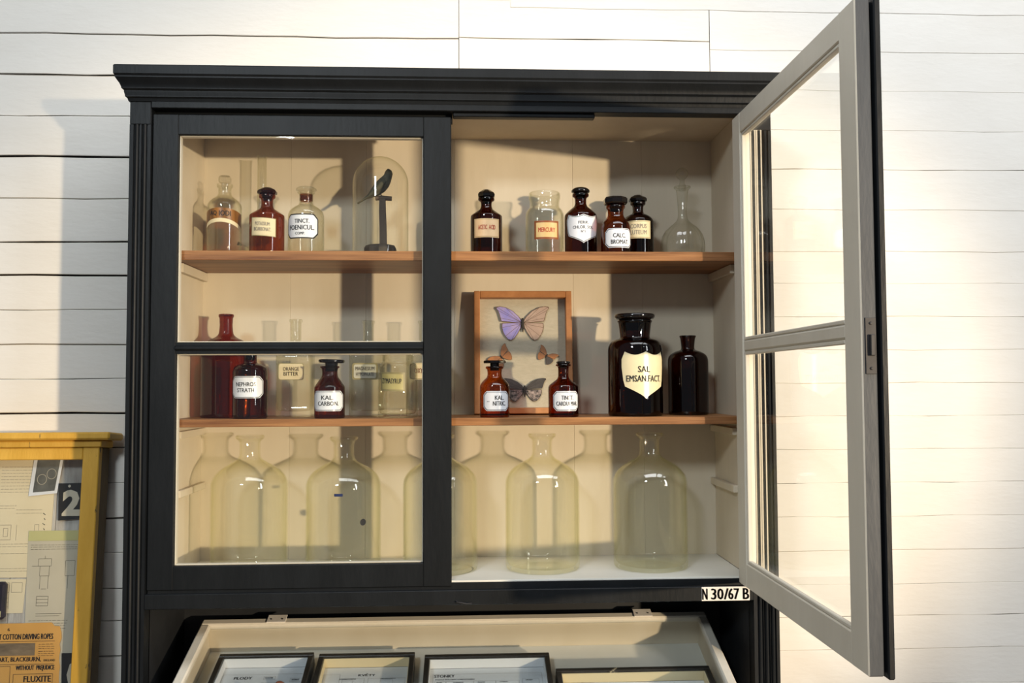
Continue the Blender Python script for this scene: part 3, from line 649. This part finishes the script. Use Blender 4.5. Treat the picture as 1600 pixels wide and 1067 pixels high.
cb('back_panel', (cx0+.004, cx1-.004, -.014, .002, -.085, -.0125), 'cream', .0008)
cb('side_panel', (cx0+.002, cx0+.014, -LEN, -.0145, -.085, -.0125), 'cream', .0008)
cb('side_panel', (cx1-.014, cx1-.002, -LEN, -.0145, -.085, -.0125), 'cream', .0008)
cb('front_panel', (cx0+.0145, cx1-.0145, -LEN, -LEN+.012, -.085, -.0125), 'cream', .0008)
cb('case_floor', (cx0+.0145, cx1-.0145, -LEN+.0125, -.0145, -.085, -.0755), 'cream_floor', 0)
CM = Matrix.Translation(CO) @ Matrix.Rotation(TH, 4, 'X')
def shadow_box(label, x0, x1, s0, ln, rail, liner, title, extra):
    root = empty('shadow_box', (0, 0, 0)); root.matrix_world = CM @ Matrix.Translation((x0-CO[0], -s0, -.0745)); tag(root, label, 'frame', 'black shadow boxes in the display case')
    wd = x1-x0; b = .0115; h = .0345
    for q in ((0, wd, -b, 0, 0, h), (0, b, -ln, -b-.0002, 0, h), (wd-b, wd, -ln, -b-.0002, 0, h), (b+.0002, wd-b-.0002, -ln, -ln+b, 0, h)): boxes('frame_rail', [q], rail, root, .0012)
    for q in ((b, wd-b, -b-.0015, -b-.0003, .005, h-.006), (b+.0003, b+.0018, -ln+b, -b-.0018, .005, h-.006), (wd-b-.0018, wd-b-.0003, -ln+b, -b-.0018, .005, h-.006)): boxes('liner', [q], liner, root, 0)
    sh = boxes('paper_sheet', [(b+.0004, wd-b-.0004, -ln+b+.0004, -b-.0020, .001, .0045)], 'paper_white', root, 0)
    boxes('glass_pane', [(b+.0003, wd-b-.0003, -ln+b+.0003, -b-.0003, h-.005, h-.0035)], 'glass_pane', root, 0)
    fn = lambda x, y: (x, y, .0049)
    if title: lettering('title', title, 'ink', sh, fn, .025)
    v, f = [], []
    for (a0, a1, c0, c1) in extra:
        for q in ((a0, a1, c1-.0006, c1), (a0, a1, c0, c0+.0006), (a0, a0+.0006, c0, c1), (a1-.0006, a1, c0, c1)):
            m0 = len(v); v += [(q[0], q[2], .0048), (q[1], q[2], .0048), (q[1], q[3], .0048), (q[0], q[3], .0048)]; f.append([m0, m0+1, m0+2, m0+3])
    if v: from_lists('ruled_lines', v, f, 'ink_pale', sh)
    return root
def specimen(root, x, y, r):
    v, f = lathe_lists([(0, 0), (r, 0), (r*1.05, r*.5), (r*.6, r), (0, r*1.1)], 9, off=(x, y, .0048))
    from_lists('dried_fruit', v, f, 'dried_red', root, 30)
r_ = shadow_box('black shadow box with white sheet titled PLODY', -.533, -.319, .074, .30, 'black_frame', 'white_liner', [('PLODY', .062, -.056, .0095, .040), ('SUCHE', .120, -.054, .005, .018), ('PUKAVE', .120, -.077, .005, .020), ('DUZNATE', .180, -.062, .005, .016)],
    [(.015, .199, -.27, -.038), (.108, .134, -.058, -.046), (.106, .136, -.080, -.068), (.168, .194, -.066, -.054), (.03, .08, -.12, -.074), (.09, .150, -.12, -.090), (.165, .195, -.12, -.072)])
specimen(r_, .066, -.083, .007); specimen(r_, .150, -.088, .013); specimen(r_, .05, -.16, .01); specimen(r_, .12, -.17, .012)
r_ = shadow_box('black shadow box with cream inner sides titled KVĚTY', -.306, -.087, .080, .30, 'black_frame', 'cream_liner', [('KVĚTY', .112, -.046, .0095, .038), ('STAVBA KVETU', .070, -.058, .004, .036), ('TYPY KVETENSTVI', .160, -.058, .004, .034)],
    [(.015, .052, -.20, -.038), (.058, .108, -.095, -.054), (.058, .083, -.095, -.062), (.116, .200, -.095, -.054), (.144, .172, -.095, -.060), (.058, .200, -.20, -.104)])
r_ = shadow_box('wide black shadow box with white sheet titled STONKY', -.064, .223, .091, .30, 'black_frame', 'white_liner', [('STONKY', .046, -.046, .0095, .046), ('PODLE POLOHY V PROSTORU', .070, -.056, .0042, .088), ('PRIME', .035, -.067, .004, .012), ('POPINAVE', .078, -.067, .004, .022), ('PLAZIVE', .130, -.067, .004, .016), ('OVIJIVE', .180, -.067, .004, .018), ('UPONKY', .238, -.062, .004, .016)],
    [(.020, .268, -.27, -.034), (.024, .050, -.20, -.060), (.050, .112, -.20, -.060), (.112, .162, -.20, -.060), (.162, .215, -.20, -.060), (.222, .260, -.20, -.055)])
specimen(r_, .134, -.083, .006)
r_ = shadow_box('worn black wooden box with cream inner sides and chipped edge', .233, .582, .152, .30, 'old_frame', 'cream_liner', None, [])

# ------------------------------------------------------------------ yellow display cabinet leaning at the left
A = math.atan(.0908); YO = (-.838, .23, Z0-.135)            # top right corner of its front face
yc = empty('notice_cabinet', (YO[0]-.35, YO[1]+.02, 0.0)); tag(yc, 'worn mustard yellow glazed notice cabinet standing beside the dark cabinet', 'cabinet')
YM = Matrix.Translation(YO) @ Matrix.Rotation(-A, 4, 'X')   # local: x left negative, z down negative, y depth
def yb(name, b, mat, c=.0015, world=False):
    o = boxes(name, [b], mat, None, c); o.parent = yc; o.matrix_parent_inverse = yc.matrix_basis.inverted(); o.matrix_basis = YM; return o
YW, YH, YD = .72, 1.352, .072
yc.matrix_basis = Matrix.Translation((YO[0]-.35, YO[1]-.06, 0.003))
yb('top_board', (-YW-.03, .030, -.022, YD-.004, .004, .022), 'yellow_paint', .004)
yb('cornice_strip', (-YW-.005, .006, -.006, YD-.004, -.013, .0038), 'yellow_paint', .002)
yb('door_rail', (-YW+.038, -.0385, 0, .02, -.042, -.0135), 'yellow_paint', .002)
yb('door_rail', (-YW+.038, -.0385, 0, .02, -YH+.05, -YH+.10), 'yellow_paint', .002)
yb('door_stile', (-.038, 0, -.0008, .02, -YH+.05, -.0135), 'yellow_paint', .002)
yb('door_stile', (-YW, -YW+.038, -.0008, .02, -YH+.05, -.0135), 'yellow_paint', .002)
yb('side_panel', (-.016, -.001, .0203, YD-.006, -YH+.004, -.0135), 'shaded_side')
yb('side_panel', (-YW+.001, -YW+.016, .0203, YD-.006, -YH+.004, -.0135), 'yellow_paint')
yb('plinth', (-YW, 0, -.0008, .02, -YH+.004, -YH+.0495), 'yellow_paint')
yb('glass_pane', (-YW+.036, -.0365, .009, .0115, -YH+.09, -.040), 'glass_pane', 0)
for i in range(7):
    a = -YW+.0165+i*(YW-.033)/7; yb('back_board', (a, a+(YW-.033)/7-.001, .052, YD-.008, -YH+.01, -.014), 'weathered', .0015)
def paper(name, label, cat, pts, y, mat, th=.0006, group=None):
    """a thin sheet inside the cabinet: outline in its own plane (x, down)"""
    n = len(pts); v = [(x, y, -s) for x, s in pts]+[(x, y+th, -s) for x, s in pts]
    f = [list(range(n-1, -1, -1)), [n+i for i in range(n)]]+[[i, (i+1) % n, n+(i+1) % n, n+i] for i in range(n)]
    o = from_lists(name, v, f, mat); o.matrix_world = YM; tag(o, label, cat, group); return o
def X_(x): return x-YO[0]
def on(o, lines, ink, y, bold=.01, name='lettering'):
    return lettering(name, [(s, X_(cx), -by, h, wd) for s, cx, by, h, wd in lines], ink, o, lambda x, z: (x, y, z), bold)
def ruled(o, segs, y, ink='ink_faint', name='drawing_lines', t=.0007):
    v, f = [], []
    for (xa, sa, xb, sb) in segs:
        a, b = Vector((X_(xa), -sa)), Vector((X_(xb), -sb)); d = (b-a).normalized(); q = Vector((-d.y, d.x))*t*.5; m0 = len(v)
        for c in (a+q, a-q, b-q, b+q): v.append((c.x, y, c.y))
        f.append([m0, m0+1, m0+2, m0+3])
    return from_lists(name, v, f, ink, o)
def rect(x0, s0, x1, s1): return [(x0, s0, x1, s0), (x1, s0, x1, s1), (x1, s1, x0, s1), (x0, s1, x0, s0)]
def scribble(x0, x1, s, n=1, dz=.006, seed=0):
    rr = random.Random(seed); out = []
    for k in range(n):
        x = x0
        while x < x1-.003:
            l = rr.uniform(.003, .011); out.append((x, s+k*dz, min(x+l, x1), s+k*dz)); x += l+.0018
    return out
p = paper('drawing_sheet', 'cream printed sheet of small diagrams beside the bicycle photograph', 'paper', [(X_(-1.30), .035), (X_(-.958), .035), (X_(-.962), .318), (X_(-1.30), .318)], .0502, 'paper_cream')
ruled(p, scribble(-1.085, -.99, .058, 9, .0075, 1)+scribble(-1.085, -1.045, .150, 2, .006, 2)+scribble(-1.045, -.985, .160, 2, .008, 3)+rect(-1.085, .195, -1.055, .230)+rect(-1.072, .203, -1.062, .222)+[(-1.042, .195, -1.042, .232)]+rect(-1.000, .195, -.990, .230)+scribble(-1.085, -.985, .240, 2, .006, 4)+scribble(-1.085, -1.005, .262, 1, .006, 5)+scribble(-1.085, -.985, .297, 2, .006, 6), .0498)
for k in range(7): ruled(p, [(-.982+.003*(k % 2), .168+k*.012, -.976, .172+k*.012)], .0498, 'ink', 'margin_mark', .0016)
p = paper('drawing_sheet', 'lower cream sheet ruled with faint tables', 'paper', [(X_(-1.30), .322), (X_(-1.012), .322), (X_(-1.016), .400), (X_(-1.30), .400)], .0508, 'paper_cream')
ruled(p, rect(-1.085, .330, -1.050, .352)+rect(-1.045, .330, -1.020, .352)+scribble(-1.085, -1.05, .365, 3, .01, 8)+[(-1.05, .33, -1.05, .39)], .0504)
p = paper('drawing_sheet', 'greyish sheet with technical drawing of a bolt', 'paper', [(X_(-1.013), .209), (X_(-.860), .209), (X_(-.858), .62), (X_(-1.004), .62)], .0490, 'paper_grey')
boxes('header_strip', [(X_(-1.012), X_(-.861), .0483, .0488, -.233, -.2095)], 'paper_green', p, 0)
ruled(p, scribble(-1.005, -.87, .243, 3, .005, 11)+rect(-.985, .275, -.955, .292)+rect(-.981, .292, -.959, .315)+[(-.9795, .315, -.9795, .345), (-.9605, .315, -.9605, .345), (-.976, .345, -.964, .345), (-.97, .268, -.97, .275), (-1.0, .292, -.985, .292)]+rect(-.985, .362, -.958, .384)+[(-.985, .369, -.958, .369), (-.985, .377, -.958, .377)]+rect(-.922, .280, -.90, .315)+[(-.915, .315, -.915, .345), (-.985, .402, -.925, .402), (-.985, .407, -.93, .407)]+scribble(-1.0, -.91, .418, 4, .006, 12)+[(-.96, .45, -.96, .52)], .0487, 'ink')
p = paper('photograph', 'curled black and white photograph of a bicycle with white border', 'photograph', [(X_(-1.009), .035), (X_(-.940), .035), (X_(-.951), .121), (X_(-1.018), .128)], .0475, 'paper_white')
m_ = from_lists('print_image', [(X_(x), .0471, -s) for x, s in ((-1.001, .040), (-.947, .040), (-.957, .115), (-1.008, .119))], [[0, 1, 2, 3]], 'photo_grey', p)
for cx, cy in ((-.988, .088), (-.966, .075)):
    ruled(m_, [(cx+.011*math.cos(a), cy+.012*math.sin(a), cx+.011*math.cos(a+.4), cy+.012*math.sin(a+.4)) for a in [i*.4 for i in range(16)]], .0467, 'paper_grey', 'wheel', .0010)
p = paper('number_plate', 'black hanging plate with pale numeral 2', 'number plate', [(X_(-.947), .098), (X_(-.886), .097), (X_(-.884), .181), (X_(-.943), .186)], .0440, 'black_frame', .0016)
on(p, [('2', -.914, .175, .062, .043)], 'paper_grey', .0436, .05)
v, f = lathe_lists([(0, 0), (.0032, 0)], 16); dd = from_lists('hanging_hole', [(x+X_(-.921), .0437, y-.1045) for x, y, z in v], f, 'paper_grey', p)
p = paper('number_plate', 'black plate with pale rounded numeral 0 near the yellow stile', 'number plate', [(X_(-.917), .492), (X_(-.850), .492), (X_(-.848), .59), (X_(-.912), .59)], .0440, 'black_frame', .0016)
on(p, [('0', -.880, .575, .068, .046)], 'paper_grey', .0436, .05)
edge = [(-.921+random.uniform(-.004, .002), .432+i*.013) for i in range(1, 14)]
p = paper('advert_sheet', 'torn orange printed advertisement for cotton driving ropes', 'poster', [(X_(-1.25), .424), (X_(-.945), .422), (X_(-.938), .430), (X_(-.926), .431)]+[(X_(x), s) for x, s in edge]+[(X_(-.925), .612), (X_(-1.25), .612)], .0465, 'paper_orange')
on(p, [('THE BEST COTTON DRIVING ROPES', -1.020, .4595, .0125, .160), ('6', -1.043, .440, .007, .005), ('STUART, BLACKBURN,', -1.024, .511, .0115, .118), ('ENGLAND', -.9455, .510, .005, .026), ('WITHOUT  PREJUDICE', -.977, .532, .0135, .088), ('FLUXITE', -.9705, .556, .0135, .062)], 'ink', .0461, .03)
boxes('rope_picture', [(X_(-1.085), X_(-.980), .0459, .0463, -.496, -.468)], 'rope_print', p, 0)
ruled(p, scribble(-.972, -.935, .471, 3, .005, 21)+scribble(-.972, -.935, .487, 3, .005, 22)+[(-1.08, .516, -.935, .516), (-1.08, .464, -.935, .464)]+rect(-1.085, .520, -1.034, .60)+rect(-1.026, .538, -.936, .600), .0461, 'ink', 'printed_rules', .0009)
p = empty('storage_tin', (0, 0, 0)); p.matrix_world = YM; tag(p, 'dark purple rounded tin behind the notice cabinet glass', 'tin')
boxes('tin_body', [(X_(-1.14), X_(-1.050), .030, .049, -.412, -.326)], 'phenol_tin', p, .006)
boxes('tin_mark', [(X_(-1.075), X_(-1.056), .0292, .0298, -.405, -.392)], 'paper_green', p, 0)
